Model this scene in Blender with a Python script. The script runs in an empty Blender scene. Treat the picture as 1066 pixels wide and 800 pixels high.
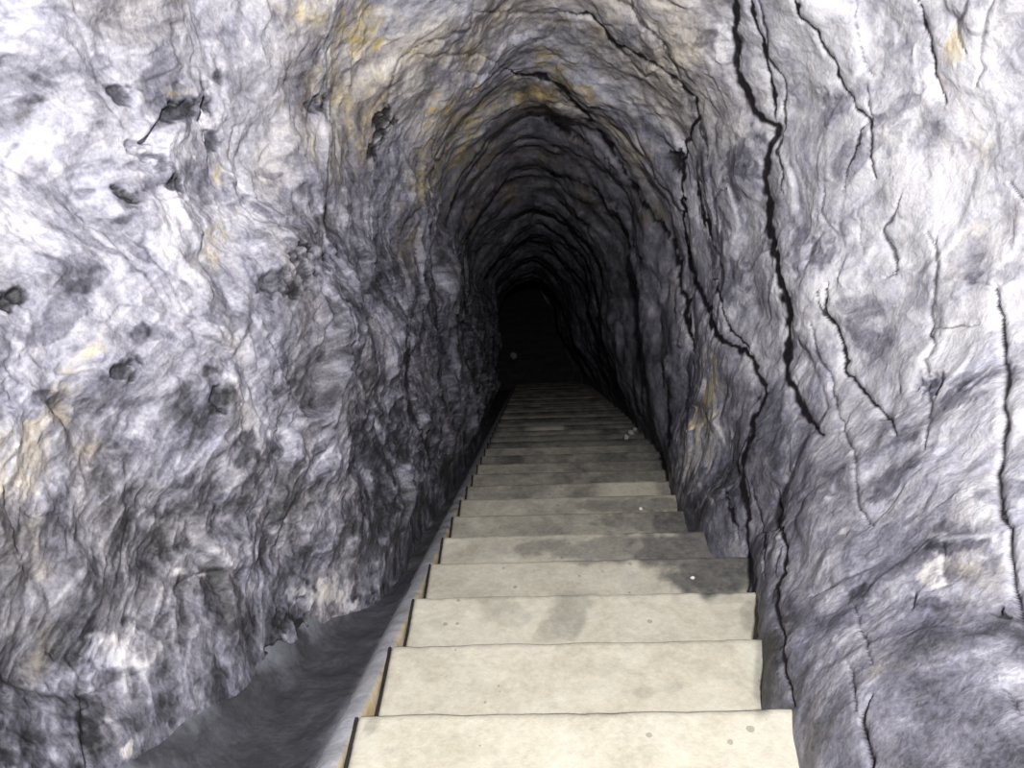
import bpy, math, random
import numpy as np

random.seed(7)
F32 = np.float32
SC = bpy.context.scene
COL = SC.collection

# ------------------------------------------------------------------ camera and tunnel frame
FOCAL = 770.0                      # pixels, for a 1066 px wide frame
RUN, RISE = 0.300, 0.1471          # one step
EYE = np.array([0.0, 0.0, 1.2524])
NOSE0 = 0.9401                     # distance of the nearest nosing
U_LEFT = -0.3649                   # left end of the treads
PITCH, YAW, ROLL = 0.5089, -0.0375, -0.048
c, s = math.cos, math.sin
FW = np.array([s(YAW) * c(PITCH), c(YAW) * c(PITCH), -s(PITCH)])
R0 = np.array([c(YAW), -s(YAW), 0.0])
U0 = np.cross(R0, FW)
RT = R0 * c(ROLL) + U0 * s(ROLL)
UP = -R0 * s(ROLL) + U0 * c(ROLL)
PHI = math.atan2(RISE, RUN)
AX = np.array([0, c(PHI), -s(PHI)])            # down along the stair slope
NN = np.array([0, s(PHI), c(PHI)])             # square to the slope
V_NOSE = float((np.array([0, NOSE0, 0]) - EYE) @ NN)   # nosing line, -0.7106


def world(u, v, w):
    """tunnel frame (right, up from the slope, along the slope) to world"""
    u, v, w = np.broadcast_arrays(u, v, w)
    P = np.empty(u.shape + (3,), np.float64)
    P[..., 0] = u
    P[..., 1] = v * NN[1] + w * AX[1]
    P[..., 2] = v * NN[2] + w * AX[2] + EYE[2]
    return P


def survey(P):
    """where a surveyed point of the photograph falls on the rock"""
    d = P - EYE
    z = np.maximum(d @ FW, 1e-3)
    return 533 + FOCAL * (d @ RT) / z, 400 - FOCAL * (d @ UP) / z


def sight(x, y, v):
    """point of the plane v = const seen at x, y: returns u, w"""
    d = FW + RT * (x - 533) / FOCAL - UP * (y - 400) / FOCAL
    t = v / (d @ NN)
    return d[0] * t, (d @ AX) * t


cam = bpy.data.cameras.new('camera')
cam.sensor_width = 36.0
cam.lens = 36.0 * FOCAL / 1066.0
cam.clip_start = 0.02
co = bpy.data.objects.new('camera', cam)
COL.objects.link(co)
from mathutils import Matrix, Vector
co.matrix_world = Matrix(((RT[0], UP[0], -FW[0], EYE[0]), (RT[1], UP[1], -FW[1], EYE[1]),
                          (RT[2], UP[2], -FW[2], EYE[2]), (0, 0, 0, 1)))
SC.camera = co

# ------------------------------------------------------------------ noise
def _hash(ix, iy, iz, seed):
    h = (ix.astype(np.uint32) * np.uint32(374761393) + iy.astype(np.uint32) * np.uint32(668265263)
         + iz.astype(np.uint32) * np.uint32(2147483647) + np.uint32((seed * 2654435761 + 12345) & 0xffffffff))
    h = (h ^ (h >> np.uint32(13))) * np.uint32(1274126177)
    h = (h ^ (h >> np.uint32(16))) * np.uint32(2246822519)
    return h ^ (h >> np.uint32(15))


_G = np.array([(1, 1, 0), (-1, 1, 0), (1, -1, 0), (-1, -1, 0), (1, 0, 1), (-1, 0, 1), (1, 0, -1), (-1, 0, -1),
               (0, 1, 1), (0, -1, 1), (0, 1, -1), (0, -1, -1), (1, 1, 0), (-1, 1, 0), (0, -1, 1), (0, -1, -1)], F32)


def perlin(P, seed=0):
    P = P.reshape(-1, 3)
    out = np.empty(len(P), F32)
    CH = 300000
    for a in range(0, len(P), CH):
        p = P[a:a + CH]
        fl = np.floor(p)
        i = fl.astype(np.int64)
        f = (p - fl).astype(F32)
        t = f * f * f * (f * (f * 6 - 15) + 10)
        acc = 0
        for dx in (0, 1):
            wx = t[:, 0] if dx else 1 - t[:, 0]
            for dy in (0, 1):
                wy = t[:, 1] if dy else 1 - t[:, 1]
                for dz in (0, 1):
                    wz = t[:, 2] if dz else 1 - t[:, 2]
                    g = _G[_hash(i[:, 0] + dx, i[:, 1] + dy, i[:, 2] + dz, seed) & np.uint32(15)]
                    acc = acc + wx * wy * wz * (g[:, 0] * (f[:, 0] - dx) + g[:, 1] * (f[:, 1] - dy) + g[:, 2] * (f[:, 2] - dz))
        out[a:a + CH] = acc
    return out


def fbm(P, octs=4, seed=0, gain=0.5):
    a, tot = 1.0, 0
    for k in range(octs):
        tot = tot + a * perlin(P * (2.03 ** k), seed + 17 * k)
        a *= gain
    return tot


def ridged(P, octs=4, seed=0, gain=0.5):
    a, tot, n = 1.0, 0, 0
    for k in range(octs):
        tot = tot + a * (1 - np.abs(perlin(P * (2.07 ** k), seed + 31 * k)) * 2)
        n += a
        a *= gain
    return tot / n


def facets(P, seed=0, tilt=1.0):
    """broken rock: every cell is a flat face with its own tilt and height; also the distance to the cell edge"""
    P = P.reshape(-1, 3)
    val = np.empty(len(P), F32)
    edge = np.empty(len(P), F32)
    CH = 200000
    for a in range(0, len(P), CH):
        p = P[a:a + CH]
        i = np.floor(p).astype(np.int64)
        d1 = np.full(len(p), 9.0, F32)
        d2 = np.full(len(p), 9.0, F32)
        num = np.zeros(len(p), F32)
        den = np.full(len(p), 1e-20, F32)
        for dx in (-1, 0, 1):
            for dy in (-1, 0, 1):
                for dz in (-1, 0, 1):
                    c0, c1, c2 = i[:, 0] + dx, i[:, 1] + dy, i[:, 2] + dz
                    h = _hash(c0, c1, c2, seed)
                    ox = (p[:, 0] - c0 - (h & np.uint32(255)).astype(F32) / 255).astype(F32)
                    oy = (p[:, 1] - c1 - ((h >> np.uint32(8)) & np.uint32(255)).astype(F32) / 255).astype(F32)
                    oz = (p[:, 2] - c2 - ((h >> np.uint32(16)) & np.uint32(255)).astype(F32) / 255).astype(F32)
                    d = ox * ox + oy * oy + oz * oz
                    h2 = _hash(c0, c1, c2, seed + 5)
                    tx = (h2 & np.uint32(255)).astype(F32) / 127.5 - 1
                    ty = ((h2 >> np.uint32(8)) & np.uint32(255)).astype(F32) / 127.5 - 1
                    tz = ((h2 >> np.uint32(16)) & np.uint32(255)).astype(F32) / 127.5 - 1
                    hh = ((h2 >> np.uint32(24)) & np.uint32(255)).astype(F32) / 255 - .5
                    v = hh * .6 + tilt * (ox * tx + oy * ty + oz * tz)
                    m = d < d1
                    d2 = np.where(m, d1, np.minimum(d2, d))
                    e = np.exp(-26.0 * d)
                    num += e * v
                    den += e
                    d1 = np.where(m, d, d1)
        val[a:a + CH] = num / den
        edge[a:a + CH] = np.sqrt(d2) - np.sqrt(d1)
    return val, edge


def sstep(a, b, x):
    t = np.clip((x - a) / (b - a), 0, 1)
    return t * t * (3 - 2 * t)


# ------------------------------------------------------------------ mesh from a grid
def grid_mesh(name, P, attr=None):
    n, m = P.shape[:2]
    me = bpy.data.meshes.new(name)
    me.vertices.add(n * m)
    me.vertices.foreach_set('co', P.reshape(-1).astype(F32))
    idx = np.arange(n * m, dtype=np.int32).reshape(n, m)
    q = np.stack([idx[:-1, :-1], idx[:-1, 1:], idx[1:, 1:], idx[1:, :-1]], -1).reshape(-1)
    nf = (n - 1) * (m - 1)
    me.loops.add(nf * 4)
    me.loops.foreach_set('vertex_index', q)
    me.polygons.add(nf)
    me.polygons.foreach_set('loop_start', np.arange(0, nf * 4, 4, dtype=np.int32))
    me.update(calc_edges=True)
    me.polygons.foreach_set('use_smooth', np.ones(nf, bool))
    if attr is not None:
        at = me.attributes.new('tint', 'FLOAT_COLOR', 'POINT')
        a = np.ones((n * m, 4), F32)
        a[:, :attr.shape[-1]] = attr.reshape(n * m, -1)
        at.data.foreach_set('color', a.reshape(-1))
    me.validate()
    return me


def link(name, me, mat, parent=None, kind=None, label=None, cat=None, group=None):
    o = bpy.data.objects.new(name, me)
    COL.objects.link(o)
    if mat:
        me.materials.append(mat)
    if parent:
        o.parent = parent
    for k, v in (('kind', kind), ('label', label), ('category', cat), ('group', group)):
        if v:
            o[k] = v
    return o


# ------------------------------------------------------------------ materials
class NT:
    def __init__(self, name):
        self.m = bpy.data.materials.new(name)
        self.m.use_nodes = True
        self.t = self.m.node_tree
        self.t.nodes.clear()

    def n(self, kind, **kw):
        nd = self.t.nodes.new(kind)
        for k, v in kw.items():
            if k == 'ins':
                for kk, vv in v.items():
                    if isinstance(vv, tuple) and len(vv) == 2 and hasattr(vv[0], 'outputs'):
                        self.t.links.new(vv[0].outputs[vv[1]], nd.inputs[kk])
                    else:
                        nd.inputs[kk].default_value = vv
            else:
                setattr(nd, k, v)
        return nd

    def math(self, op, a, b=None, clamp=False):
        nd = self.n('ShaderNodeMath', operation=op, use_clamp=clamp)
        for k, x in ((0, a), (1, b)):
            if x is None:
                continue
            if isinstance(x, tuple):
                self.t.links.new(x[0].outputs[x[1]], nd.inputs[k])
            else:
                nd.inputs[k].default_value = x
        return (nd, 0)

    def ramp(self, fac, stops, interp='LINEAR'):
        nd = self.n('ShaderNodeValToRGB', ins={0: fac})
        cr = nd.color_ramp
        cr.interpolation = interp
        while len(cr.elements) < len(stops):
            cr.elements.new(.5)
        for e, (p, col) in zip(cr.elements, stops):
            e.position = p
            e.color = tuple(col) + (1,) if len(col) == 3 else col
        return (nd, 0)

    def mix(self, fac, a, b, blend='MIX'):
        nd = self.n('ShaderNodeMix', data_type='RGBA', blend_type=blend)
        for k, x in ((0, fac), (6, a), (7, b)):
            if isinstance(x, tuple) and hasattr(x[0], 'outputs'):
                self.t.links.new(x[0].outputs[x[1]], nd.inputs[k])
            else:
                nd.inputs[k].default_value = x if k == 0 else tuple(x) + (1,)
        return (nd, 2)


def rock_material():
    N = NT('limestone')
    tc = N.n('ShaderNodeTexCoord')
    at = N.n('ShaderNodeAttribute', attribute_name='tint')
    sep = N.n('ShaderNodeSeparateColor', ins={0: (at, 0)})
    n1 = N.n('ShaderNodeTexNoise', ins={'Vector': (tc, 3), 'Scale': 38.0, 'Detail': 6.0, 'Roughness': .62, 'Distortion': .6})
    n2 = N.n('ShaderNodeTexNoise', ins={'Vector': (tc, 3), 'Scale': 130.0, 'Detail': 3.0, 'Roughness': .6})
    n3 = N.n('ShaderNodeTexNoise', ins={'Vector': (tc, 3), 'Scale': 9.0, 'Detail': 5.0, 'Roughness': .6, 'Distortion': 1.0})
    a = N.math('MULTIPLY', N.math('SUBTRACT', (n1, 0), .5), .52)
    b = N.math('MULTIPLY', N.math('SUBTRACT', (n2, 0), .5), .36)
    tone = N.math('ADD', N.math('ADD', (sep, 0), a), b, clamp=True)
    rock = N.ramp(tone, [(0.0, (.022, .022, .026)), (.25, (.080, .079, .097)), (.5, (.208, .204, .248)),
                         (.75, (.418, .411, .464)), (1.0, (.665, .655, .695))])
    hue = N.ramp((n3, 0), [(.30, (.93, .95, 1.06)), (.5, (1, 1, 1)), (.70, (1.02, 1.0, .97))])
    rock = N.mix(.55, rock, hue, 'MULTIPLY')
    och = N.mix(N.math('ADD', (n1, 0), .05, clamp=True), (.95, .66, .28), (.93, .84, .38))
    rock = N.mix((sep, 1), rock, N.mix(1.0, rock, och, 'MULTIPLY'))
    rock = N.mix((sep, 2), rock, (.012, .009, .012))
    bmp1 = N.n('ShaderNodeBump', ins={'Strength': .4, 'Distance': .012, 'Height': (n1, 0)})
    bmp2 = N.n('ShaderNodeBump', ins={'Strength': .35, 'Distance': .004, 'Height': (n2, 0), 'Normal': (bmp1, 0)})
    rough = N.math('ADD', N.math('MULTIPLY', (n1, 0), .35), .38)
    p = N.n('ShaderNodeBsdfPrincipled', ins={'Base Color': rock, 'Roughness': rough, 'Normal': (bmp2, 0), 'Specular IOR Level': .35})
    o = N.n('ShaderNodeOutputMaterial', ins={0: (p, 0)})
    return N.m


def concrete_material(name, cols, dark, specks=True, amp=.5):
    N = NT(name)
    tc = N.n('ShaderNodeTexCoord')
    at = N.n('ShaderNodeAttribute', attribute_name='tint')
    sep = N.n('ShaderNodeSeparateColor', ins={0: (at, 0)})
    n1 = N.n('ShaderNodeTexNoise', ins={'Vector': (tc, 3), 'Scale': 7.0, 'Detail': 6.0, 'Roughness': .6, 'Distortion': .7})
    n2 = N.n('ShaderNodeTexNoise', ins={'Vector': (tc, 3), 'Scale': 70.0, 'Detail': 4.0, 'Roughness': .65})
    n3 = N.n('ShaderNodeTexNoise', ins={'Vector': (tc, 3), 'Scale': 28.0, 'Detail': 5.0, 'Roughness': .6})
    f = N.math('ADD', N.math('MULTIPLY', (n1, 0), .62), N.math('MULTIPLY', (n2, 0), .38))
    base = N.ramp(f, [(.34, cols[0]), (.5, cols[1]), (.66, cols[2])])
    g = N.math('ADD', (sep, 0), N.math('MULTIPLY', N.math('SUBTRACT', (n3, 0), .5), amp), clamp=True)
    g = N.math('MULTIPLY', g, N.math('GREATER_THAN', (sep, 0), .001))
    g = N.math('MINIMUM', g, 1.0)
    base = N.mix(g, base, N.mix((n2, 0), dark[0], dark[1]))
    base = N.mix((sep, 1), base, (.60, .46, .22))
    if specks:
        vo = N.n('ShaderNodeTexVoronoi', ins={'Vector': (tc, 3), 'Scale': 17.0, 'Randomness': 1.0})
        sp = N.math('LESS_THAN', (vo, 0), N.math('MULTIPLY', N.math('SUBTRACT', (n1, 0), .30), .40))
        base = N.mix(N.math('MULTIPLY', sp, .55), base, (.17, .15, .13))
    b1 = N.n('ShaderNodeBump', ins={'Strength': .3, 'Distance': .004, 'Height': (n2, 0)})
    b2 = N.n('ShaderNodeBump', ins={'Strength': .3, 'Distance': .01, 'Height': (n3, 0), 'Normal': (b1, 0)})
    p = N.n('ShaderNodeBsdfPrincipled', ins={'Base Color': base, 'Roughness': .8, 'Normal': (b2, 0), 'Specular IOR Level': .25})
    N.n('ShaderNodeOutputMaterial', ins={0: (p, 0)})
    return N.m


ROCK = rock_material()
STEP = concrete_material('cream_concrete', [(.41, .375, .295), (.50, .465, .38), (.56, .535, .455)], [(.035, .035, .038), (.12, .115, .115)])
CURB = concrete_material('mortar', [(.30, .29, .30), (.40, .40, .43), (.52, .53, .60)], [(.06, .06, .065), (.14, .14, .14)], False)
EARTH = concrete_material('dark_earth', [(.036, .036, .042), (.056, .056, .064), (.088, .088, .102)], [(.24, .245, .28), (.36, .37, .43)], False)
JOINT = concrete_material('dark_joint', [(.010, .009, .009), (.018, .016, .016), (.03, .028, .028)], [(.05, .05, .05), (.06, .06, .06)], False)
GREY = concrete_material('grey_stone', [(.20, .20, .20), (.30, .30, .30), (.42, .42, .42)], [(.2, .2, .2), (.3, .3, .3)], False)
CHIP = concrete_material('pale_stone', [(.55, .54, .52), (.72, .71, .69), (.85, .84, .82)], [(.2, .2, .2), (.3, .3, .3)], False)

# ------------------------------------------------------------------ the rock tunnel
#        w     ub    RL    RM    r30   r58   r90   r122  r150  LM    LL    lb
ST = [(0.45, .52, .86, 1.10, 1.25, 1.35, 1.42, 1.36, 1.25, 1.10, .92, .75),
      (1.22, .457, .80, 1.08, 1.25, 1.32, 1.40, 1.33, 1.20, .98, .86, .665),
      (1.60, .475, .72, 1.03, 1.22, 1.30, 1.38, 1.27, 1.00, .78, .72, .61),
      (2.10, .590, .74, .90, 1.05, 1.20, 1.34, 1.13, .78, .56, .56, .54),
      (2.70, .600, .70, .76, .90, 1.07, 1.28, .98, .63, .50, .50, .49),
      (3.40, .610, .66, .68, .77, .95, 1.15, .90, .58, .49, .49, .485),
      (4.70, .780, .72, .66, .72, .90, 1.12, .86, .56, .47, .475, .48),
      (7.00, .850, .76, .64, .68, .88, 1.10, .86, .55, .46, .46, .475),
      (10.5, .950, .80, .60, .62, .80, 1.08, .90, .62, .56, .56, .60),
      (13.5, .800, .65, .45, .50, .75, 1.10, 1.0, .85, .85, .85, .90),
      (17.0, .400, .30, .20, .30, .70, 1.20, 1.3, 1.2, 1.2, 1.2, 1.2)]
NTH = 2100
lw = np.concatenate([np.linspace(math.log(.45), math.log(.85), 45, endpoint=False),
                     np.linspace(math.log(.85), math.log(3.6), 690, endpoint=False),
                     np.linspace(math.log(3.6), math.log(17.0), 190)])
W = np.exp(lw)


def pchip_like(x, xs, ys):
    """smooth, non-overshooting interpolation"""
    xs = np.asarray(xs, float)
    ys = np.asarray(ys, float)
    h = np.diff(xs)
    dl = np.diff(ys) / h
    m = np.zeros(len(xs))
    for k in range(1, len(xs) - 1):
        if dl[k - 1] * dl[k] > 0:
            m[k] = 2 / (1 / dl[k - 1] + 1 / dl[k])
    m[0], m[-1] = dl[0], dl[-1]
    k = np.clip(np.searchsorted(xs, x) - 1, 0, len(xs) - 2)
    t = (x - xs[k]) / h[k]
    return ((2 * t ** 3 - 3 * t ** 2 + 1) * ys[k] + (t ** 3 - 2 * t ** 2 + t) * h[k] * m[k]
            + (-2 * t ** 3 + 3 * t ** 2) * ys[k + 1] + (t ** 3 - t ** 2) * h[k] * m[k + 1])


LS = [math.log(r[0]) for r in ST]
WIDE = .05 * (1 - sstep(1.8, 2.6, W)) + .04 * (1 - sstep(1.25, 1.6, W))
tab = np.stack([pchip_like(lw, LS, [r[k] for r in ST]) for k in range(1, 12)], -1)      # (rows, 11)
# base of the right wall, measured along the stairs
rb = [sight(x, y, V_NOSE) for x, y in [(853, 790), (828, 740), (800, 700), (793, 665), (785, 620), (775, 580), (740, 560), (708, 530),
                                       (697, 500), (690, 470), (670, 450), (650, 430)]]
ub = np.interp(W, [.45] + [q[1] for q in rb] + [12, 17], [.50] + [q[0] for q in rb] + [.9, .4])
lbp = [sight(x, y, V_NOSE) for x, y in [(200, 790), (290, 690), (340, 645), (400, 600), (440, 540), (470, 495), (500, 450)]]
lb = np.interp(W, [.45] + [q[1] for q in lbp] + [10, 13.5, 17], [.72] + [-q[0] for q in lbp] + [.6, .9, 1.2]) + WIDE
CA = [(math.cos(math.radians(a)), math.sin(math.radians(a))) for a in (30, 58, 90, 122, 150)]
ctl_u = np.stack([ub, ub, tab[:, 1], tab[:, 2]] + [tab[:, 3 + k] * CA[k][0] for k in range(5)] + [-tab[:, 8], -tab[:, 9], -lb, -lb], -1)
ctl_v = np.stack([np.full_like(W, -1.15), np.full_like(W, V_NOSE), np.full_like(W, -.36), np.full_like(W, .03)]
                 + [tab[:, 3 + k] * CA[k][1] for k in range(5)] + [np.full_like(W, .03), np.full_like(W, -.36), np.full_like(W, V_NOSE), np.full_like(W, -1.15)], -1)
# Catmull-Rom around the section
KN = np.array([0, .35, .75, 1.15, 1.75, 2.35, 3.0, 3.65, 4.25, 4.85, 5.25, 5.65, 6.0])
tt = np.linspace(0, 6.0, NTH)


def spline_rows(C):
    k = np.clip(np.searchsorted(KN, tt) - 1, 0, len(KN) - 2)
    h = np.diff(KN)
    m = np.zeros_like(C)
    m[:, 1:-1] = (C[:, 2:] - C[:, :-2]) / (KN[2:] - KN[:-2])
    m[:, 0] = (C[:, 1] - C[:, 0]) / h[0]
    m[:, -1] = (C[:, -1] - C[:, -2]) / h[-1]
    t = (tt - KN[k]) / h[k]
    return ((2 * t ** 3 - 3 * t ** 2 + 1) * C[:, k] + (t ** 3 - 2 * t ** 2 + t) * h[k] * m[:, k]
            + (-2 * t ** 3 + 3 * t ** 2) * C[:, k + 1] + (t ** 3 - t ** 2) * h[k] * m[:, k + 1])


bu, bv = spline_rows(ctl_u), spline_rows(ctl_v)
NW = len(W)
bw = np.repeat(W[:, None], NTH, 1)
# the far tunnel levels out and bends
bv = bv + np.clip(bw - 12.6, 0, None) * math.tan(PHI) * .9
P = world(bu, bv, bw)


def normals(P):
    a = np.gradient(P, axis=0)
    b = np.gradient(P, axis=1)
    n = np.cross(a, b)
    n /= np.linalg.norm(n, axis=-1, keepdims=True) + 1e-12
    return n


NRM = normals(P)
mid = NRM[NW // 2, NTH // 2]
if mid @ NN > 0:
    NRM = -NRM                     # point into the passage
TH = np.arctan2(bv, bu)            # angle around the passage
TH = np.where(TH < -2.0, TH + 2 * math.pi, TH)
LW = np.log(bw)
Pf = P.reshape(-1, 3).astype(np.float64)
THf, LWf = TH.reshape(-1), LW.reshape(-1)
leftness = sstep(1.9, 2.6, THf)
rightness = 1 - sstep(.55, 1.15, THf)
roofness = (1 - leftness) * (1 - rightness)
low = 1 - sstep(V_NOSE - .02, V_NOSE + .25, bv.reshape(-1))     # near the floor

# relief
wq = Pf + .12 * np.stack([fbm(Pf * 2.2, 2, 900 + k) for k in range(3)], -1)
disp = .085 * fbm(Pf * .9, 2, 1) + (.040 + .020 * leftness) * fbm(Pf * 2.3, 3, 2)
f1, e1 = facets(wq * np.array([4.2, 4.2, 3.4]), 11, 1.0)
f2, e2 = facets(wq * np.array([10.5, 10.5, 8.5]), 12, 1.0)
f3, e3 = facets((wq + .02 * f1[:, None]) * 24.0, 13, 1.0)
rough = .32 * rightness + .46 * roofness + .72 * leftness
disp += (.5 + .5 * leftness) * .030 * f1 + rough * (.013 * f2 + .0055 * f3 + .011 * fbm(Pf * 11, 4, 5))
# layered streaks: log-spiral bands round the passage (diagonal on the left, concentric on the roof, upright on the right)
LR = -np.log(np.hypot(bu, bv) / bw).reshape(-1)      # how far along for its size: keeps the bands evenly spaced
sL = np.stack([(THf + .93 * LR) * 13.0, (THf - .93 * LR) * 4.0, THf * 0 + 3.3], -1)
sT = np.stack([(LR * 1.0 - .22 * THf) * 10.0, THf * 1.6, THf * 0 + 7.7], -1)
sR = np.stack([(LR * 1.0 + .12 * np.sin(THf * 3)) * 9.0, (THf - .5 * LR) * 1.6, THf * 0 + 1.1], -1)
wob = .35 * np.stack([fbm(Pf * 3.1, 3, 40), fbm(Pf * 3.1, 3, 41), THf * 0], -1)
rL = ridged(sL + wob, 4, 21, .6)
rT = ridged(sT + wob, 4, 22, .6)
rR = ridged(sR + wob, 4, 23, .6)
streak = leftness * rL + roofness * rT + rightness * rR
wl = leftness * sstep(.10, -.45, bv.reshape(-1))           # the lower left wall is the most fluted
disp += (leftness * .006 + wl * .006 + roofness * .008 + rightness * .004) * (streak - .55)
calm = 1 - .8 * low
disp = disp * calm
fade = .35 + .65 * sstep(.0, .12, np.abs(bw.reshape(-1)))        # keep full relief everywhere
Pd = P + NRM * (disp * fade).reshape(NW, NTH)[..., None]

# ---- features surveyed on the rock
px, py = survey(Pd.reshape(-1, 3))
jit = np.stack([fbm(Pf * 16, 3, 61), fbm(Pf * 16, 3, 62)], -1)
jit2 = np.stack([fbm(Pf * 42, 3, 63), fbm(Pf * 42, 3, 64)], -1)
jx = px + 4.0 * jit[:, 0]
jy = py + 4.0 * jit[:, 1]


def crop(ox, oy, pts):
    return [(ox + x / 2.665, oy + y / 2.665) for x, y in pts]


A, B, C_, D = (666, 0), (666, 250), (666, 500), (333, 0)
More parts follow.
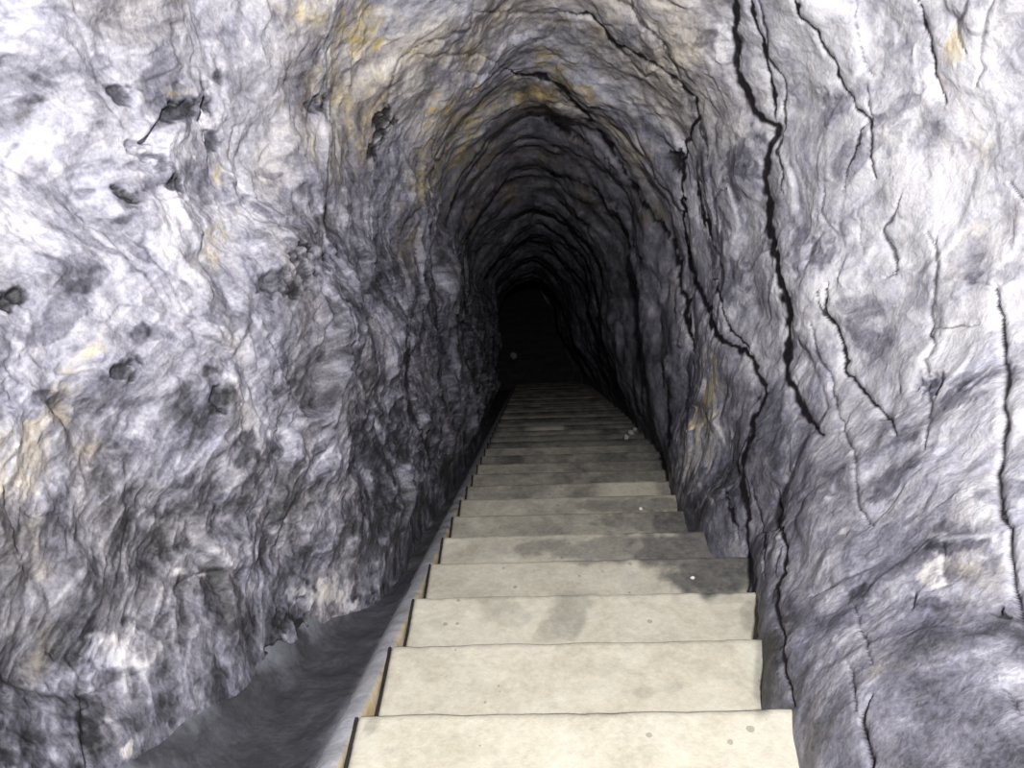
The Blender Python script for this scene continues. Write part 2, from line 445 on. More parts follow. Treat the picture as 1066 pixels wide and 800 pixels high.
#  origin, points, half width (px), depth (m), darkness
CRACKS = [
    (A, [(255, -30), (262, 60), (268, 130), (264, 205), (290, 250), (318, 315), (350, 338), (374, 350), (372, 380), (352, 430), (342, 490), (350, 560), (352, 630), (365, 690), (385, 790)], 3.4, .05, 1),
    (B, [(372, 40), (385, 120), (405, 180), (408, 240), (402, 320), (405, 380), (430, 430), (462, 490), (500, 540)], 3.2, .05, 1),
    (A, [(305, -30), (325, 90), (350, 150), (358, 205), (370, 260), (375, 345)], 1.4, .03, .9),
    (A, [(330, -20), (340, 50), (352, 150), (385, 205), (400, 215), (398, 290), (400, 360), (383, 430), (392, 480), (400, 540)], 1.0, .02, .7),
    (A, [(425, -20), (440, 50), (490, 90), (515, 140), (545, 200), (580, 260), (635, 330), (640, 420), (645, 490)], 1.2, .025, .85),
    (A, [(635, 340), (600, 400), (570, 470), (565, 520)], .9, .02, .7),
    (A, [(560, 230), (540, 190)], .8, .02, .6),
    (A, [(630, 240), (642, 340)], .8, .02, .6),
    (A, [(600, -20), (600, 60), (610, 150), (650, 210)], .8, .015, .45),
    (A, [(772, 0), (790, 60), (810, 130), (818, 205), (838, 235), (850, 285)], 1.2, .03, .8),
    (A, [(910, -20), (880, 70), (880, 100), (900, 150)], 1.1, .02, .5),
    (A, [(980, -20), (960, 60), (945, 110), (935, 160), (950, 185), (930, 240)], 1.2, .025, .45),
    (A, [(1020, 500), (1045, 545), (1080, 580)], 1.0, .02, .7),
    (A, [(720, 545), (690, 610), (670, 640), (690, 680), (710, 730), (710, 760), (685, 768)], 1.4, .03, .6),
    (A, [(500, 640), (480, 700), (450, 745)], 1.2, .03, .5),
    (A, [(505, 520), (505, 590), (540, 650)], .8, .02, .45),
    (A, [(795, 640), (825, 700), (815, 790)], .9, .02, .5),
    (A, [(600, 560), (610, 640), (620, 700)], .7, .015, .4),
    (A, [(245, 510), (205, 555), (210, 620)], .9, .02, .5),
    (A, [(160, 500), (165, 570), (190, 630), (210, 690)], 1.8, .03, .85),
    (A, [(150, 270), (160, 330), (185, 400), (190, 440)], .9, .02, .6),
    (D, [(690, 38), (740, 45), (790, 80), (820, 130), (880, 150), (930, 185), (975, 212), (1010, 255), (1040, 272), (1050, 330), (1020, 380), (1005, 480), (1003, 560), (1015, 640), (1020, 720), (1040, 770)], 1.5, .03, .9),
    (B, [(128, 0), (135, 60), (155, 120), (190, 200), (205, 260), (240, 285), (300, 320), (320, 345), (318, 375), (345, 400), (345, 430), (310, 500), (305, 545), (285, 590), (278, 650), (285, 720), (295, 800)], 2.3, .04, .95),
    (C_, [(283, 0), (295, 90), (298, 200), (308, 290), (315, 360), (322, 430)], 1.6, .04, 1),
    (A, [(-10, 545), (40, 600), (75, 650), (98, 690), (104, 790)], 1.7, .05, .9),
    (B, [(95, 0), (105, 100), (125, 170), (130, 250), (150, 310)], 2.2, .05, .95),
    (B, [(205, 100), (225, 170), (240, 230), (290, 290), (320, 345)], 1.1, .02, .8),
    (B, [(75, 300), (80, 500), (78, 700)], 1.2, .03, .6),
    (B, [(490, 0), (470, 50), (450, 75)], 1.6, .03, .5),
    (B, [(520, 120), (510, 180), (535, 230), (555, 290), (575, 330), (568, 360), (600, 405), (650, 455), (690, 500), (708, 545)], 1.5, .04, .85),
    (B, [(490, 140), (500, 190), (535, 235)], .9, .02, .7),
    (B, [(470, 230), (490, 310), (530, 380), (540, 450), (560, 510), (590, 580), (598, 660), (600, 730), (640, 790)], .9, .02, .6),
    (B, [(690, 0), (710, 50), (712, 80), (690, 95)], 1.2, .03, .7),
    (B, [(820, -10), (815, 120), (808, 235), (805, 260), (812, 295), (790, 340), (800, 400), (800, 480), (790, 580)], 1.0, .025, .55),
    (B, [(808, 235), (803, 262), (812, 292)], 1.6, .03, .8),
    (B, [(805, 245), (860, 240), (940, 232)], 1.0, .02, .5),
    (B, [(870, 100), (920, 118), (985, 128)], .9, .02, .35),
    (B, [(985, 130), (1000, 200), (1005, 290), (1018, 370), (1010, 440), (1015, 520), (1000, 590), (988, 650), (1000, 740), (1020, 795)], 2.1, .04, .95),
    (C_, [(988, 0), (1000, 100), (1025, 130), (1025, 200), (1035, 290), (1055, 360), (1075, 420)], 1.5, .04, .95),
    (C_, [(235, 20), (255, 100), (275, 165)], 1.2, .03, .85),
    (C_, [(385, 30), (385, 130), (400, 200), (400, 250), (370, 290), (368, 340), (392, 430), (385, 470), (405, 550), (425, 618)], 1.6, .04, .95),
    (C_, [(300, 0), (325, 60), (345, 160), (340, 270)], .9, .02, .7),
    (C_, [(385, 180), (375, 270)], .8, .02, .6),
    (C_, [(640, 600), (620, 640), (615, 670), (625, 730), (640, 830)], 1.6, .04, .9),
    (C_, [(570, 500), (600, 640), (620, 660)], .9, .02, .55),
    (C_, [(598, 0), (600, 60), (645, 125)], .9, .02, .6),
    (C_, [(595, 350), (615, 420), (640, 510)], .9, .02, .6),
    (C_, [(757, 320), (752, 355)], 1.2, .03, .6),
    (C_, [(480, 320), (560, 270), (640, 235)], 1.0, .02, .35),
    (C_, [(835, 180), (850, 290), (790, 305)], 1.0, .02, .4),
    (C_, [(980, 540), (1060, 650)], 1.3, .02, .45),
    (D, [(520, 200), (550, 213), (600, 212), (650, 235), (700, 285), (745, 330), (785, 385), (815, 430), (860, 500), (885, 550), (890, 575), (925, 590)], 1.9, .05, .9),
    (D, [(570, 310), (620, 330), (690, 370), (760, 410), (800, 450)], 1.2, .04, .8),
    (D, [(640, 480), (720, 510), (800, 560), (850, 650), (885, 720), (890, 800)], 1.2, .04, .6),
    (D, [(850, -10), (880, 60), (950, 110), (990, 200), (1015, 250)], 1.0, .02, .6),
    (D, [(940, 600), (985, 690), (992, 800)], 1.2, .03, .7),
    (D, [(800, 440), (800, 480), (840, 520)], 1.0, .03, .7),
    (D, [(260, 130), (340, 110), (420, 80), (430, 30)], 1.0, .02, .5),
    (D, [(270, 150), (360, 160), (450, 150), (520, 195)], .9, .02, .45),
    (D, [(430, 30), (540, 40), (690, 38)], .8, .02, .4),
    (D, [(600, 120), (640, 90), (670, 60)], .8, .02, .4),
    (D, [(380, 200), (440, 205), (520, 200)], .8, .02, .4),
    (D, [(190, 300), (200, 200), (260, 130)], 1.0, .02, .4),
    ((0, 0), [(215, 600), (232, 605), (236, 640)], 1.0, .02, .0),
    ((333, 250), [(250, 260), (245, 400), (260, 480), (300, 560), (310, 640)], 1.6, .04, .7),
    ((333, 250), [(260, 0), (280, 130), (250, 250)], 1.2, .03, .6),
    ((333, 250), [(320, 130), (330, 250), (380, 370), (400, 440)], 1.3, .04, .6),
    ((333, 250), [(400, 130), (415, 260), (430, 330), (440, 480)], 1.3, .04, .5),
    ((0, 500), [(218, 600), (232, 650), (236, 740), (245, 800)], 1.2, .03, .7),
    ((0, 500), [(218, 600), (290, 570)], 1.0, .02, .5),
    ((0, 500), [(60, 80), (100, 100), (190, 90)], 1.0, .02, .3),
    ((0, 500), [(60, 80), (45, 200), (120, 300), (150, 380)], 1.0, .015, .2),
]
groove = np.zeros(len(px), F32)
dark = np.zeros(len(px), F32)
for org, pts, hw, dep, dk in CRACKS:
    q = crop(org[0], org[1], pts) if org != (0, 0) or True else pts
    q = np.array(q)
    m = np.flatnonzero((jx > q[:, 0].min() - 16) & (jx < q[:, 0].max() + 16) & (jy > q[:, 1].min() - 16) & (jy < q[:, 1].max() + 16))
    if not len(m):
        continue
    X, Y = jx[m], jy[m]
    best = np.full(len(m), 1e9)
    along = np.zeros(len(m))
    L = 0.0
    for (x0, y0), (x1, y1) in zip(q[:-1], q[1:]):
        dx, dy = x1 - x0, y1 - y0
        ln = math.hypot(dx, dy) + 1e-9
        t = np.clip(((X - x0) * dx + (Y - y0) * dy) / ln ** 2, 0, 1)
        d = np.hypot(X - x0 - t * dx, Y - y0 - t * dy)
        b = d < best
        best = np.where(b, d, best)
        along = np.where(b, L + t * ln, along)
        L += ln
    taper = 1.22 * np.clip(np.minimum(along, L - along) / 22.0, .3, 1)
    wv = hw * taper * (1 + .35 * np.sin(along * .21 + hw * 7) * np.sin(along * .083 + L))
    g = np.exp(-(best / (wv * 1.7 + .8)) ** 2)
    halo = np.exp(-(best / (wv * 4)) ** 2)
    groove[m] = np.maximum(groove[m], dep * .20 * (g + .25 * halo))
    dark[m] = np.maximum(dark[m], min(1, dk * 1.3) * sstep(wv * 1.35, wv * .6, best))

# rock tones mixed with painted light falloff, darker down the tunnel (x, y, tone)
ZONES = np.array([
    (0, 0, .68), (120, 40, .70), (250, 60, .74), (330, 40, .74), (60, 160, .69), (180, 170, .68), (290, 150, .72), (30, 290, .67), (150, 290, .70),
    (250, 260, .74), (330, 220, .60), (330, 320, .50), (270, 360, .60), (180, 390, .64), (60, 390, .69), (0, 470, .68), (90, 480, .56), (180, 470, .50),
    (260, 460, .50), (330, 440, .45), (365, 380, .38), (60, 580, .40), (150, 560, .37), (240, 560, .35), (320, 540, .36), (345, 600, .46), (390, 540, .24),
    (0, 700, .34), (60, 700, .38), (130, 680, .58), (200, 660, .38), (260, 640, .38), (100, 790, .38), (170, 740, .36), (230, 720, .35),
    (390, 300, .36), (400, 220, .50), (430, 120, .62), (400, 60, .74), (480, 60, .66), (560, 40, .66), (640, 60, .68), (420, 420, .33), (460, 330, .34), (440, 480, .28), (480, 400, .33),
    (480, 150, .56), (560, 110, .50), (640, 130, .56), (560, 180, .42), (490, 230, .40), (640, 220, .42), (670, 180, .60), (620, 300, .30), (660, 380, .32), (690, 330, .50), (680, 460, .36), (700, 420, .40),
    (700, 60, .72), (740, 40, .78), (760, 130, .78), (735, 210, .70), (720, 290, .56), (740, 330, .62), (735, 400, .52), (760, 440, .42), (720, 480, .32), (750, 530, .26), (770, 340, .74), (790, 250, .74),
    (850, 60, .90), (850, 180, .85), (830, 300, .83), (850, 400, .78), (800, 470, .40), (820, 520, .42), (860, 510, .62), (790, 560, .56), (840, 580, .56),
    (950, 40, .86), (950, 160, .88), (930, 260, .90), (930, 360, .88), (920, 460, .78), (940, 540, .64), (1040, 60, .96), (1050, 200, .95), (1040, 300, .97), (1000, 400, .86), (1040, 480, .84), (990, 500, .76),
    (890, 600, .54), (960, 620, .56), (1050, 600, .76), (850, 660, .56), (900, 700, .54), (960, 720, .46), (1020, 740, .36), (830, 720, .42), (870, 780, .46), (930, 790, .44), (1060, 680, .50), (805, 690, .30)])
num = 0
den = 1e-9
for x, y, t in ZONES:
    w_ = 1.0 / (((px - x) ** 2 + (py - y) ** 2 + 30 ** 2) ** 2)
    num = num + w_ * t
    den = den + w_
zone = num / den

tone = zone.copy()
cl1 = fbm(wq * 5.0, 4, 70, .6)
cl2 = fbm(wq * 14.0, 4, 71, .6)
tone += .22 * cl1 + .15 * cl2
# pale lime veins over darker rock; strongest low on the left
vein = sstep(.60, .90, rL)
pit = sstep(.50, .22, rL)
tone += leftness * (.07 + .17 * wl) * (vein - .9 * pit)
tone += roofness * (.10 * sstep(.6, .9, rT) - .09 * sstep(.5, .2, rT))
tone += rightness * (.05 * sstep(.6, .9, rR) - .04 * sstep(.45, .2, rR))
# dirt and dark mineral in the joints between broken faces
tone -= (.03 + .09 * leftness) * sstep(.10, .0, e2) * sstep(-.1, .3, cl1 + .1)
tone -= .03 * sstep(.06, .0, e1)
holes = sstep(.24, .34, fbm(wq * 9.0, 3, 77))
tone -= holes * (.10 * leftness + .05)

# patches: x, y, radius x, radius y, angle, tone change, ochre
PATCH = [(124, 98, 24, 11, 20, -.45, 0), (138, 203, 20, 9, 12, -.45, 0), (208, 95, 34, 10, -28, -.28, 0), (190, 117, 30, 9, -18, -.38, 0), (150, 158, 26, 14, 35, -.38, 0),
         (135, 215, 18, 6, 20, -.3, 0), (128, 228, 14, 6, -10, -.25, 0), (33, 118, 34, 14, -25, -.25, .1), (80, 280, 26, 14, -10, -.22, 0), (90, 203, 13, 5, -15, -.2, 0),
         (12, 312, 14, 10, -20, -.5, 0), (184, 192, 7, 7, 0, -.5, 0), (219, 150, 7, 9, 0, -.45, 0), (330, 112, 10, 9, 0, -.4, 0), (312, 282, 30, 16, -20, -.35, 0), (330, 240, 16, 24, 20, -.2, .15),
         (400, 135, 8, 17, 15, -.6, 0), (389, 160, 5, 8, -20, -.55, 0), (350, 330, 14, 12, 0, -.3, 0), (129, 390, 12, 15, 20, -.4, 0), (45, 414, 13, 6, -15, -.3, 0), (146, 350, 8, 10, 0, -.3, 0),
         (186, 420, 34, 14, -45, -.22, 0), (215, 390, 14, 8, -20, -.3, .1), (228, 415, 12, 9, -40, -.35, 0), (240, 408, 8, 11, 20, -.3, 0), (290, 410, 14, 10, -50, -.3, 0), (262, 470, 20, 14, -30, -.25, 0),
         (70, 110, 50, 30, 0, .08, 0), (187, 152, 24, 20, 0, .22, 0), (130, 55, 26, 34, 0, .12, 0), (185, 95, 12, 8, 0, .1, .75), (62, 430, 44, 12, -60, .08, .55), (30, 480, 50, 30, -45, .05, .4),
         (100, 375, 30, 8, -65, .1, .5), (215, 255, 40, 8, -50, .1, .35), (228, 190, 6, 22, 15, .05, .5), (20, 560, 30, 50, 10, 0, .25), (40, 690, 14, 40, 20, 0, .3),
         (120, 682, 22, 16, 30, .35, 0), (195, 597, 15, 6, -10, .45, .05), (175, 580, 14, 8, 0, -.25, 0), (336, 626, 38, 17, 18, .36, .08), (365, 632, 16, 6, -15, .4, .05), (310, 645, 22, 15, -35, -.34, 0), (290, 675, 10, 7, 0, -.6, 0), (316, 654, 9, 6, -15, -.6, 0),
         (95, 755, 14, 32, -5, -.26, 0), (130, 782, 7, 12, 10, .5, .35), (90, 590, 20, 20, 0, -.2, 0), (92, 650, 14, 12, 0, -.28, 0), (200, 670, 30, 22, -30, -.14, 0), (150, 650, 15, 12, 0, -.2, 0),
         (395, 470, 28, 60, -10, -.14, 0), (400, 535, 24, 30, 0, -.2, 0), (385, 280, 14, 24, 10, -.12, 0), (410, 290, 26, 34, 0, -.08, 0),
         # roof: yellow and rusty seepage
         (385, 28, 42, 26, 20, .06, .62), (330, 20, 34, 12, 10, .02, .4), (352, 100, 50, 30, 40, 0, .38), (368, 140, 26, 60, 20, 0, .36), (440, 195, 12, 60, 28, .02, .62), (470, 120, 46, 18, -55, .05, .6),
         (480, 165, 8, 40, 22, .1, .9), (493, 100, 8, 20, 25, .05, .75), (500, 180, 10, 26, 35, 0, .6), (560, 100, 26, 12, 0, .06, .8), (576, 72, 20, 14, 10, .04, .85), (600, 92, 30, 10, 30, .02, .7), (530, 205, 10, 16, 10, 0, .7), (488, 222, 12, 22, 15, 0, .55),
         (558, 168, 12, 8, 0, 0, .5), (610, 215, 10, 24, -10, 0, .5), (670, 155, 9, 26, -28, .14, .55), (676, 222, 12, 10, 10, .02, .85), (645, 130, 14, 30, -40, 0, .35), (500, 60, 60, 22, 0, 0, .25), (540, 30, 60, 22, 0, .0, .22), (430, 230, 14, 40, 15, 0, .35), (600, 50, 40, 20, 0, 0, .3),
         (705, 165, 6, 10, 0, -.5, 0), (715, 100, 8, 16, 0, -.2, 0), (695, 60, 30, 40, 0, 0, .12),
         # right wall
         (992, 55, 12, 26, 5, .05, .55), (1020, 150, 12, 18, 0, .03, .3), (1010, 235, 14, 16, 30, 0, .3), (738, 45, 12, 10, 0, -.25, .1), (770, 172, 14, 26, 20, -.25, 0), (735, 175, 8, 10, 0, -.3, 0), (755, 245, 12, 18, 30, -.25, 0),
         (930, 50, 24, 12, 30, -.18, .05), (870, 110, 30, 14, 20, -.22, 0), (940, 110, 24, 10, -30, -.25, 0), (950, 145, 30, 12, -20, -.2, 0), (760, 290, 16, 20, 20, -.2, 0), (840, 260, 22, 16, -40, -.22, 0), (880, 170, 20, 14, 0, -.18, 0), (1000, 270, 20, 18, 0, -.2, .1),
         (895, 330, 20, 34, -15, -.22, 0), (955, 400, 26, 8, -15, -.32, 0), (1015, 395, 36, 9, -12, -.30, 0), (1000, 412, 30, 9, -25, -.28, 0), (940, 450, 24, 10, -30, -.22, 0), (1040, 515, 30, 8, -10, -.25, 0), (930, 500, 26, 10, -40, -.22, 0), (960, 470, 24, 9, -40, -.2, .05),
         (738, 410, 11, 34, 15, .24, .65), (728, 474, 16, 42, 25, .34, .25), (748, 400, 6, 24, -25, .1, .2), (705, 480, 14, 50, 25, .12, 0), (765, 590, 9, 36, 5, .12, .15), (775, 420, 10, 30, 0, .1, .05), (790, 520, 10, 40, 0, .08, .1),
         (970, 600, 14, 15, 15, .38, .18), (1020, 600, 30, 22, 20, -.1, .3), (1000, 570, 34, 8, 0, -.26, 0), (1000, 560, 30, 6, 0, .2, 0), (960, 630, 24, 12, 0, -.22, 0), (905, 618, 16, 8, 0, -.25, 0), (1035, 635, 18, 6, 15, -.36, 0), (1000, 545, 20, 10, 0, -.2, 0),
         (868, 666, 5, 6, 0, .4, .05), (878, 553, 4, 2, -40, .3, 0), (820, 590, 6, 20, 0, .16, .1), (815, 640, 7, 16, 10, .2, .1), (1045, 715, 26, 40, -25, .14, 0), (800, 690, 10, 34, 0, -.1, .22), (808, 715, 16, 20, 0, .0, .3), (850, 770, 14, 30, 10, -.1, .25),
         (925, 690, 30, 24, 20, 0, .22), (980, 660, 26, 20, 30, .02, .22), (895, 560, 50, 30, 20, .04, .0), (985, 110, 60, 60, 0, .03, .05)]
och = np.zeros(len(px))
for x, y, rx, ry, ang, dt, oc in PATCH:
    R = max(rx, ry) * 1.7
    m = np.flatnonzero((np.abs(px - x) < R) & (np.abs(py - y) < R))
    if not len(m):
        continue
    sm = min(rx, ry, 14)
    X = px[m] + .8 * rx * jit[m, 0] + .55 * sm * jit2[m, 0] - x
    Y = py[m] + .8 * ry * jit[m, 1] + .55 * sm * jit2[m, 1] - y
    ca, sa = math.cos(math.radians(ang)), math.sin(math.radians(ang))
    d = np.hypot((X * ca + Y * sa) / rx, (-X * sa + Y * ca) / ry) + .30 * cl2[m] + 1.0 * f2[m]
    soft = sstep(1.25, .65, d) if abs(dt) > .18 else sstep(1.3, .3, d)
    tone[m] += dt * soft
    och[m] = np.maximum(och[m], oc * soft * np.clip(.75 + 1.1 * cl2[m], .2, 1.2))
    if dt < -.3:
        groove[m] = np.maximum(groove[m], .012 * sstep(1.1, .5, d))
och += (.14 * leftness + .03) * sstep(.05, .45, fbm(wq * 3.0, 3, 88)) + .015 + roofness * .32 * sstep(-.3, .4, fbm(wq * 2.0, 3, 89)) * sstep(60, 200, np.hypot(px - 560, py - 330))
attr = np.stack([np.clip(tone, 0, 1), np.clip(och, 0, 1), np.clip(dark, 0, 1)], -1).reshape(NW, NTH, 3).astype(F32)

NR2 = normals(Pd)
if NR2[NW // 2, NTH // 2] @ NN > 0:
    NR2 = -NR2
Pd = Pd - NRM * groove.reshape(NW, NTH)[..., None]
# split along the section: right wall, roof, left wall (sharing the rows where they meet)
kR = int(np.searchsorted(tt, 2.25))
kL = int(np.searchsorted(tt, 3.75))
for nm, a, b, lab in (('wall_right', 0, kR + 1, 'pale cracked limestone wall on the right of the stairs'),
                      ('ceiling', kR, kL + 1, 'arched rock roof of the tunnel with yellow seepage stains'),
                      ('wall_left', kL, NTH, 'rough grey and white limestone wall on the left of the stairs')):
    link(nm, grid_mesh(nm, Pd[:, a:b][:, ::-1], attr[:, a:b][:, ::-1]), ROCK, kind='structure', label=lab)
# rock closing the far bend
e = Pd[-1]
cen = e.mean(0)
rings = np.stack([e + (cen - e) * t + AX * (.25 * math.sin(t * 1.5)) for t in np.linspace(0, .98, 24)])
rings = rings + AX * (.12 * fbm(rings.reshape(-1, 3) * 2.5, 4, 5)).reshape(rings.shape[:2])[..., None]
rings = rings[:, ::4]
link('wall_back', grid_mesh('wall_back', rings[:, ::-1], np.tile(np.array([.35, .05, 0], F32), rings.shape[:2] + (1,))), ROCK, kind='structure',
     label='dark rock closing the far bend of the tunnel')

# ------------------------------------------------------------------ floor: sloping earth gutter on the left, landing at the foot
ww = np.concatenate([np.linspace(.45, 4, 260, endpoint=False), np.linspace(4, 12.9, 180)])
xx = np.linspace(0, 1, 40)
wl_ = np.interp(ww, W, lb)
inner = np.full_like(ww, U_LEFT - .058)
uu = inner[:, None] + (-(wl_ + .10) - inner)[:, None] * xx[None]
prof = -.062 - .020 * np.sin(np.clip(xx, 0, .8) / .8 * math.pi) + .075 * sstep(.52, .85, xx)
vv = V_NOSE + prof[None] + 0 * uu
Pg = world(uu, vv, ww[:, None] + 0 * uu)
nz = fbm(Pg.reshape(-1, 3) * 6, 4, 95).reshape(uu.shape)
Pg = Pg + NN * (.012 * nz)[..., None]
lime = (.42 * sstep(.56, .74, xx))[None] * sstep(-.25, .1, nz) * (1 - .85 * sstep(1.9, 2.7, ww))[:, None]
lime = lime + .45 * sstep(.09, .0, xx)[None] * (1 - sstep(1.5, 3, ww))[:, None]
ga = np.stack([lime, 0 * lime, 0 * lime], -1).astype(F32)
link('floor', grid_mesh('floor', Pg, ga), EARTH, kind='structure', label='dark sloping earth gutter between the left wall and the stairs')

NST = 37                                   # steps down to the landing
zl = -RISE * NST
yl = NOSE0 + RUN * (NST - 1)
gx, gy = np.meshgrid(np.linspace(-1.5, 1.5, 60), np.linspace(yl - .05, yl + 5.5, 90))
gz = zl + .02 * fbm(np.stack([gx, gy, gx * 0], -1).reshape(-1, 3) * 3, 3, 31).reshape(gx.shape)
link('floor_landing', grid_mesh('floor_landing', np.stack([gx, gy, gz], -1), np.zeros(gx.shape + (3,), F32)), EARTH, kind='structure',
     label='dark flat floor beyond the foot of the stairs')

# ------------------------------------------------------------------ the staircase
stair = bpy.data.objects.new('staircase', None)
COL.objects.link(stair)
stair['label'] = 'long straight flight of pale concrete steps descending into the dark tunnel'
stair['category'] = 'staircase'
stair.location = (0, NOSE0, 0)

# stains on the treads (x, y of the photograph, radii, angle, strength)
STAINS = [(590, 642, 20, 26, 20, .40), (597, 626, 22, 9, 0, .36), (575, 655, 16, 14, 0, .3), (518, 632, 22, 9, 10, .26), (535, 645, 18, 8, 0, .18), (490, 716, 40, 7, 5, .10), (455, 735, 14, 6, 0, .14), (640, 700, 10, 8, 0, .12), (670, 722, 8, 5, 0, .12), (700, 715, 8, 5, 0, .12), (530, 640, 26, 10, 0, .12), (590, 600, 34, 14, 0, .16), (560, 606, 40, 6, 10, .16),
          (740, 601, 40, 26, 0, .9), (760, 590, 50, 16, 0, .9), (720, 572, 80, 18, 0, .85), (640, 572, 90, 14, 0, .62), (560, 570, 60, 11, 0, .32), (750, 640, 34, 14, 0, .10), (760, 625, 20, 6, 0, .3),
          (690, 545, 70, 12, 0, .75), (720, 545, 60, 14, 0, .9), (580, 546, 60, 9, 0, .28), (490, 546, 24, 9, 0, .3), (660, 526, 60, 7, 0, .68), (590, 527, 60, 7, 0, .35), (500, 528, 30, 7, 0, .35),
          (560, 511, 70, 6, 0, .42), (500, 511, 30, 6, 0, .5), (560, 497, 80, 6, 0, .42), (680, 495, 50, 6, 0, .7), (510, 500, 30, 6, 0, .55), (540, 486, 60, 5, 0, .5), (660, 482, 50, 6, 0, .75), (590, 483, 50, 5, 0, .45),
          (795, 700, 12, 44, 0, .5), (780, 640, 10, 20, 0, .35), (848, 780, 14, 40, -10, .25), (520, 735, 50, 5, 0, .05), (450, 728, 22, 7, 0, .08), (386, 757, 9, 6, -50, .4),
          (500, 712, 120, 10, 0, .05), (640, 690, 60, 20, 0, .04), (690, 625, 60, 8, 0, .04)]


def step_part(k):
    """one cast step: worn nosing, uneven tread, front face below; k = 0 is the nearest in the picture"""
    yn = NOSE0 + RUN * k
    z = -RISE * k
    wm = float((np.array([0, yn - .1, z]) - EYE) @ AX)
    ur = float(np.interp(wm, W, ub)) + .08
    big = k < 12
    nx = 150 if big else 50
    ny = 40 if big else 14
    X = np.linspace(0, 1, nx)
    Y = np.linspace(0, 1, ny)
    depth = RUN + .035
    gx, gy = np.meshgrid(U_LEFT + (ur - U_LEFT) * X, yn - depth + depth * Y)
    q = np.stack([gx, gy, gx * 0 + z], -1).reshape(-1, 3)
    n = fbm(q * 5, 3, 200 + k).reshape(gx.shape)
    n2 = fbm(q * 22, 3, 300 + k).reshape(gx.shape)
    gz = z + .003 * n + .0012 * n2
    wave = .006 * fbm(np.stack([X * 5 + k * 9.1, X * 0, X * 0], -1), 4, 400 + k) + .003 * math.sin(k * 2.1) * (X - .5)
    gy = gy + wave[None] * (Y ** 6)[:, None]
    rad = .007 + .003 * np.clip(n[-1], -1, 1)
    gz[-1] -= rad * .9
    gz[-2] -= rad * .05
    gy[-2] = gy[-1] - rad
    # rounded left end
    gz[:, 0] -= .005
    P3 = np.stack([gx, gy, gz], -1)
    # front face, then the underside back to the rear; plus rear top is tucked under the step above
    front = []
    for t in (.35, .7, 1.0):
        r = P3[-1].copy()
        r[:, 2] = z - .008 - (RISE + .03) * t
        r[:, 1] += .0015 * np.sin(X * 31 + k) - .004 * t
        front.append(r)
    back = P3[0].copy()
    back[:, 2] = z - .02 - RISE
    back[:, 1] = P3[0][:, 1]
    G = np.concatenate([P3, np.stack(front), back[None], P3[:1]], 0)
    sx, sy = survey(P3.reshape(-1, 3))
    grime_shade = np.zeros(len(sx))
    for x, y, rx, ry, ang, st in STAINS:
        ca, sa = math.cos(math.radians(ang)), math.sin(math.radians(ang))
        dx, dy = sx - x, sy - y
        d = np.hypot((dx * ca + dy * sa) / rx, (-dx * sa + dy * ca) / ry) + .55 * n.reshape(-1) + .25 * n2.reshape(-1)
        grime_shade = np.maximum(grime_shade, st * sstep(1.35, .75, d))
    grime_shade = grime_shade.reshape(gx.shape)
    base = float(np.interp(k, [0, 2, 4, 5, 7, 9, 14, 20], [.0, .04, .22, .42, .58, .68, .74, .76]))  # darker with depth: dirt plus light falloff painted into the tread colour
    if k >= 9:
        grime_shade = np.maximum(grime_shade, (.45 + .25 * math.sin(k * 1.7)) * sstep(.1, -.25, n - .5 * (X[None] - .45)))
        grime_shade = np.maximum(grime_shade, .85 * sstep(.72, .9, X)[None] * np.ones_like(grime_shade))
    grime_shade = np.maximum(grime_shade, base * (1 + .22 * math.sin(k * 2.7)) + (.10 + .35 * base) * n + .12 * base * n2)
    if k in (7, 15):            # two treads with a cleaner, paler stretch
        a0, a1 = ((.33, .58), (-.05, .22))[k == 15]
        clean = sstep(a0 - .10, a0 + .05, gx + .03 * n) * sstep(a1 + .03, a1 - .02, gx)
        grime_shade = grime_shade * (1 - clean) + .03 * clean
    grime_shade = np.maximum(grime_shade, .75 * sstep(.020, .004, gx - U_LEFT) * .2)
    a = np.zeros(G.shape, F32)
    a[:len(P3), :, 0] = np.clip(grime_shade, 0, 1)
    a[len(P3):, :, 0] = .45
    G[..., 1] -= NOSE0
    me = grid_mesh('step', G, a)
    # close both ends
    return me


STAIR_STEPS = list(range(-1, NST))
for k in STAIR_STEPS:
    me = step_part(k)
    import bmesh
    bm = bmesh.new()
    bm.from_mesh(me)
    bmesh.ops.remove_doubles(bm, verts=bm.verts, dist=1e-5)
    ends = [e for e in bm.edges if e.is_boundary]
    bmesh.ops.holes_fill(bm, edges=ends, sides=0)
    bm.normal_update()
    bm.to_mesh(me)
    bm.free()
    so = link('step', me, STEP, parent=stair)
    yn, z = NOSE0 + RUN * k, -RISE * k
    Y = np.linspace(yn - RUN - .03, yn - .006, 40)
    wob_ = .0022 * fbm(np.stack([Y * 14, Y * 0 + k * 3.3, Y * 0], -1), 3, 77)
    sec_ = [(-.0002, -.03), (-.0002, -.003), (-.0012, -.0005), (-.0055, -.0005), (-.0072, -.003), (-.0072, -.03)]
    G = np.stack([np.stack([U_LEFT + a + wob_ * (i not in (0, 1)), Y - NOSE0, np.full_like(Y, z + b)], -1) for i, (a, b) in enumerate(sec_)], 1)
    link('edge_strip', grid_mesh('edge_strip', G, np.zeros(G.shape, F32)), JOINT, parent=so, label='dark joint strip')

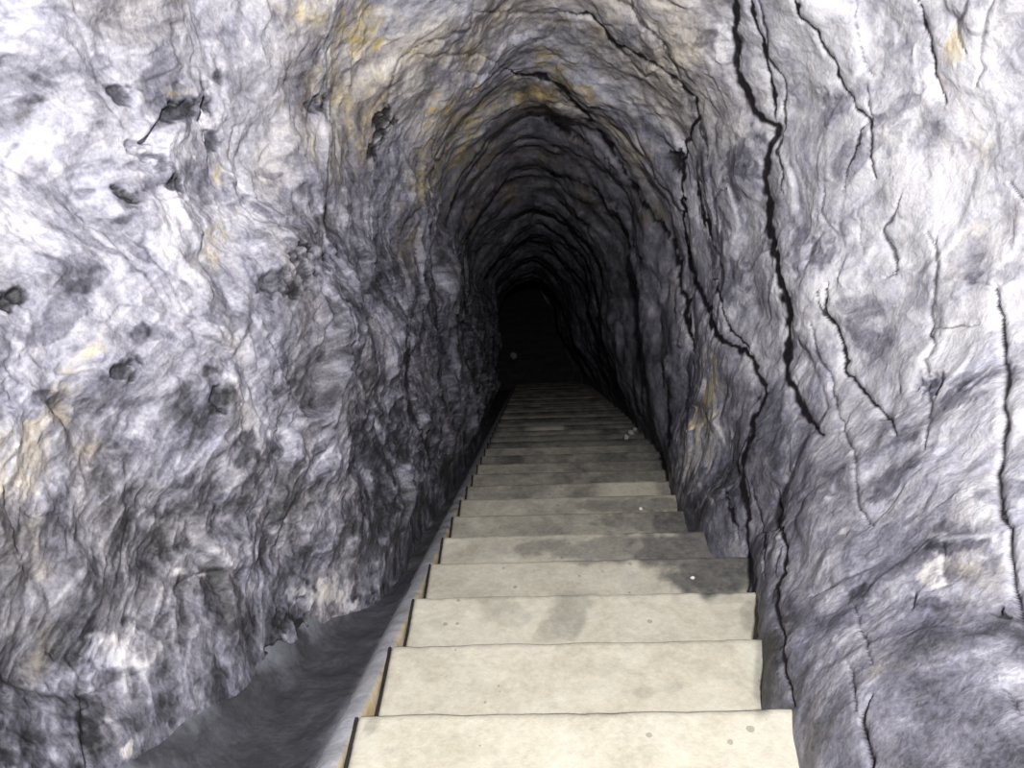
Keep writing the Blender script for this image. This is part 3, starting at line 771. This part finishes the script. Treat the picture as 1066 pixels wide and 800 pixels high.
# mortar curb along the left ends of the steps, with a narrow open joint
cw = np.concatenate([np.linspace(.45, 4, 300, endpoint=False), np.linspace(4, 12.9, 200)])
sec = [(-.0085, -.33), (-.0085, -.10), (-.0085, -.03), (-.010, -.008), (-.014, .000), (-.024, .003), (-.038, .001), (-.052, -.003), (-.070, -.018), (-.085, -.06)]
su = np.array([q[0] for q in sec])
sv = np.array([q[1] for q in sec])
CU = U_LEFT + su[None] + 0 * cw[:, None]
CV = V_NOSE - .046 + sv[None] + 0 * cw[:, None]
PC = world(CU, CV, cw[:, None] + 0 * CU)
n = fbm(PC.reshape(-1, 3) * 9, 4, 51).reshape(CU.shape)
PC = PC + NN * (.006 * n * (su < -.012)[None])[..., None]
PC[..., 0] += np.where(su[None] > -.012, -np.abs(.004 * n), .004 * n)
ca = np.zeros(CU.shape + (3,), F32)
ca[..., 1] = np.where(su[None] > -.012, .9, .0) * np.clip(.75 + n, 0, 1)
ca[..., 1] = np.maximum(ca[..., 1], np.where(np.abs(su[None] + .014) < .006, .55, 0))
ca[..., 0] = np.interp(cw, [1.2, 2.2, 4, 8], [.02, .25, .40, .35])[:, None] * np.where(su[None] > -.012, .5, 1)
PC[..., 1] -= NOSE0
link('curb', grid_mesh('curb', PC[:, ::-1], ca[:, ::-1]), CURB, parent=stair).__setitem__('label', 'yellowish mortar curb along the left ends of the steps')

# ------------------------------------------------------------------ loose stones
def stone(loc, size, seed, label, cat='stone', group=None, mat=None):
    import bmesh
    bm = bmesh.new()
    bmesh.ops.create_icosphere(bm, subdivisions=3, radius=1)
    V = np.array([v.co for v in bm.verts])
    f, _ = facets(V * 1.1 + seed * 3.7, seed, 1.0)
    k = 1 + .22 * f + .12 * fbm(V * 1.7 + seed, 3, seed)
    for v, kk in zip(bm.verts, k):
        v.co = Vector((v.co.x * kk * size[0], v.co.y * kk * size[1], v.co.z * kk * size[2]))
    for fa in bm.faces:
        fa.smooth = False
    mn = min(v.co.z for v in bm.verts)
    for v in bm.verts:
        v.co.z -= mn
    me = bpy.data.meshes.new('stone')
    bm.to_mesh(me)
    bm.free()
    o = link('stone', me, mat or CHIP, label=label, cat=cat, group=group)
    o.location = loc
    o.rotation_euler = (0, 0, seed * 1.3)
    return o


def on_step(x, y, k, dz=0):
    """point of tread k seen at x, y"""
    d = FW + RT * (x - 533) / FOCAL - UP * (y - 400) / FOCAL
    t = (-RISE * k + dz - EYE[2]) / d[2]
    return tuple(EYE + d * t)


stone(on_step(721, 603, 3, .002), (.0065, .006, .0045), 3, 'tiny white stone chip on the dark right end of the fourth step')
stone(on_step(667, 531, 6, .002), (.008, .008, .006), 5, 'tiny white stone chip on the seventh step in the shade', )
for i, (x, y, r, lab) in enumerate([(652, 458, .026, 'small pale stone nearest the steps at the foot of the right wall'),
                                    (657, 453, .030, 'middle one of three small pale stones at the foot of the right wall'),
                                    (661, 449, .022, 'pale stone deepest in the tunnel of three at the foot of the right wall')]):
    k = 11
    p = np.array(on_step(x, y, k))
    kk = int(math.ceil((p[1] - NOSE0) / RUN))
    for _ in range(6):
        p = np.array(on_step(x, y, kk))
        kk = int(math.ceil((p[1] - NOSE0) / RUN))
    stone(tuple(p), (r * .85, r * .75, r * .7), 8 + i, lab, group='pale stones at the foot of the right wall', mat=GREY)
d = FW + RT * (535 - 533) / FOCAL - UP * (374 - 400) / FOCAL
t = (zl + .01 - EYE[2]) / d[2]
stone(tuple(EYE + d * t), (.07, .065, .065), 21, 'pale stone lying on the dark floor beyond the stairs', mat=GREY)

# ------------------------------------------------------------------ light: the photographer's lamp, held just above the eye
la = bpy.data.lights.new('flash', 'AREA')
la.shape = 'DISK'
la.size = .16
la.energy = 77
la.color = (1.0, .99, .98)
lo = bpy.data.objects.new('flash', la)
COL.objects.link(lo)
lp = EYE + RT * .12 + UP * .34 - FW * .70
lo.location = lp
aim = (FW * 1.0 + UP * .25)
lo.rotation_euler = Vector(aim).to_track_quat('-Z', 'Y').to_euler()

wd = bpy.data.worlds.new('world')
SC.world = wd
wd.use_nodes = True
wd.node_tree.nodes['Background'].inputs[0].default_value = (.8, .85, 1, 1)
wd.node_tree.nodes['Background'].inputs[1].default_value = .0

SC.view_settings.view_transform = 'Standard'
SC.view_settings.look = 'None'
SC.view_settings.exposure = 0.95
SC.view_settings.gamma = 1.0
SC.view_settings.use_curve_mapping = False
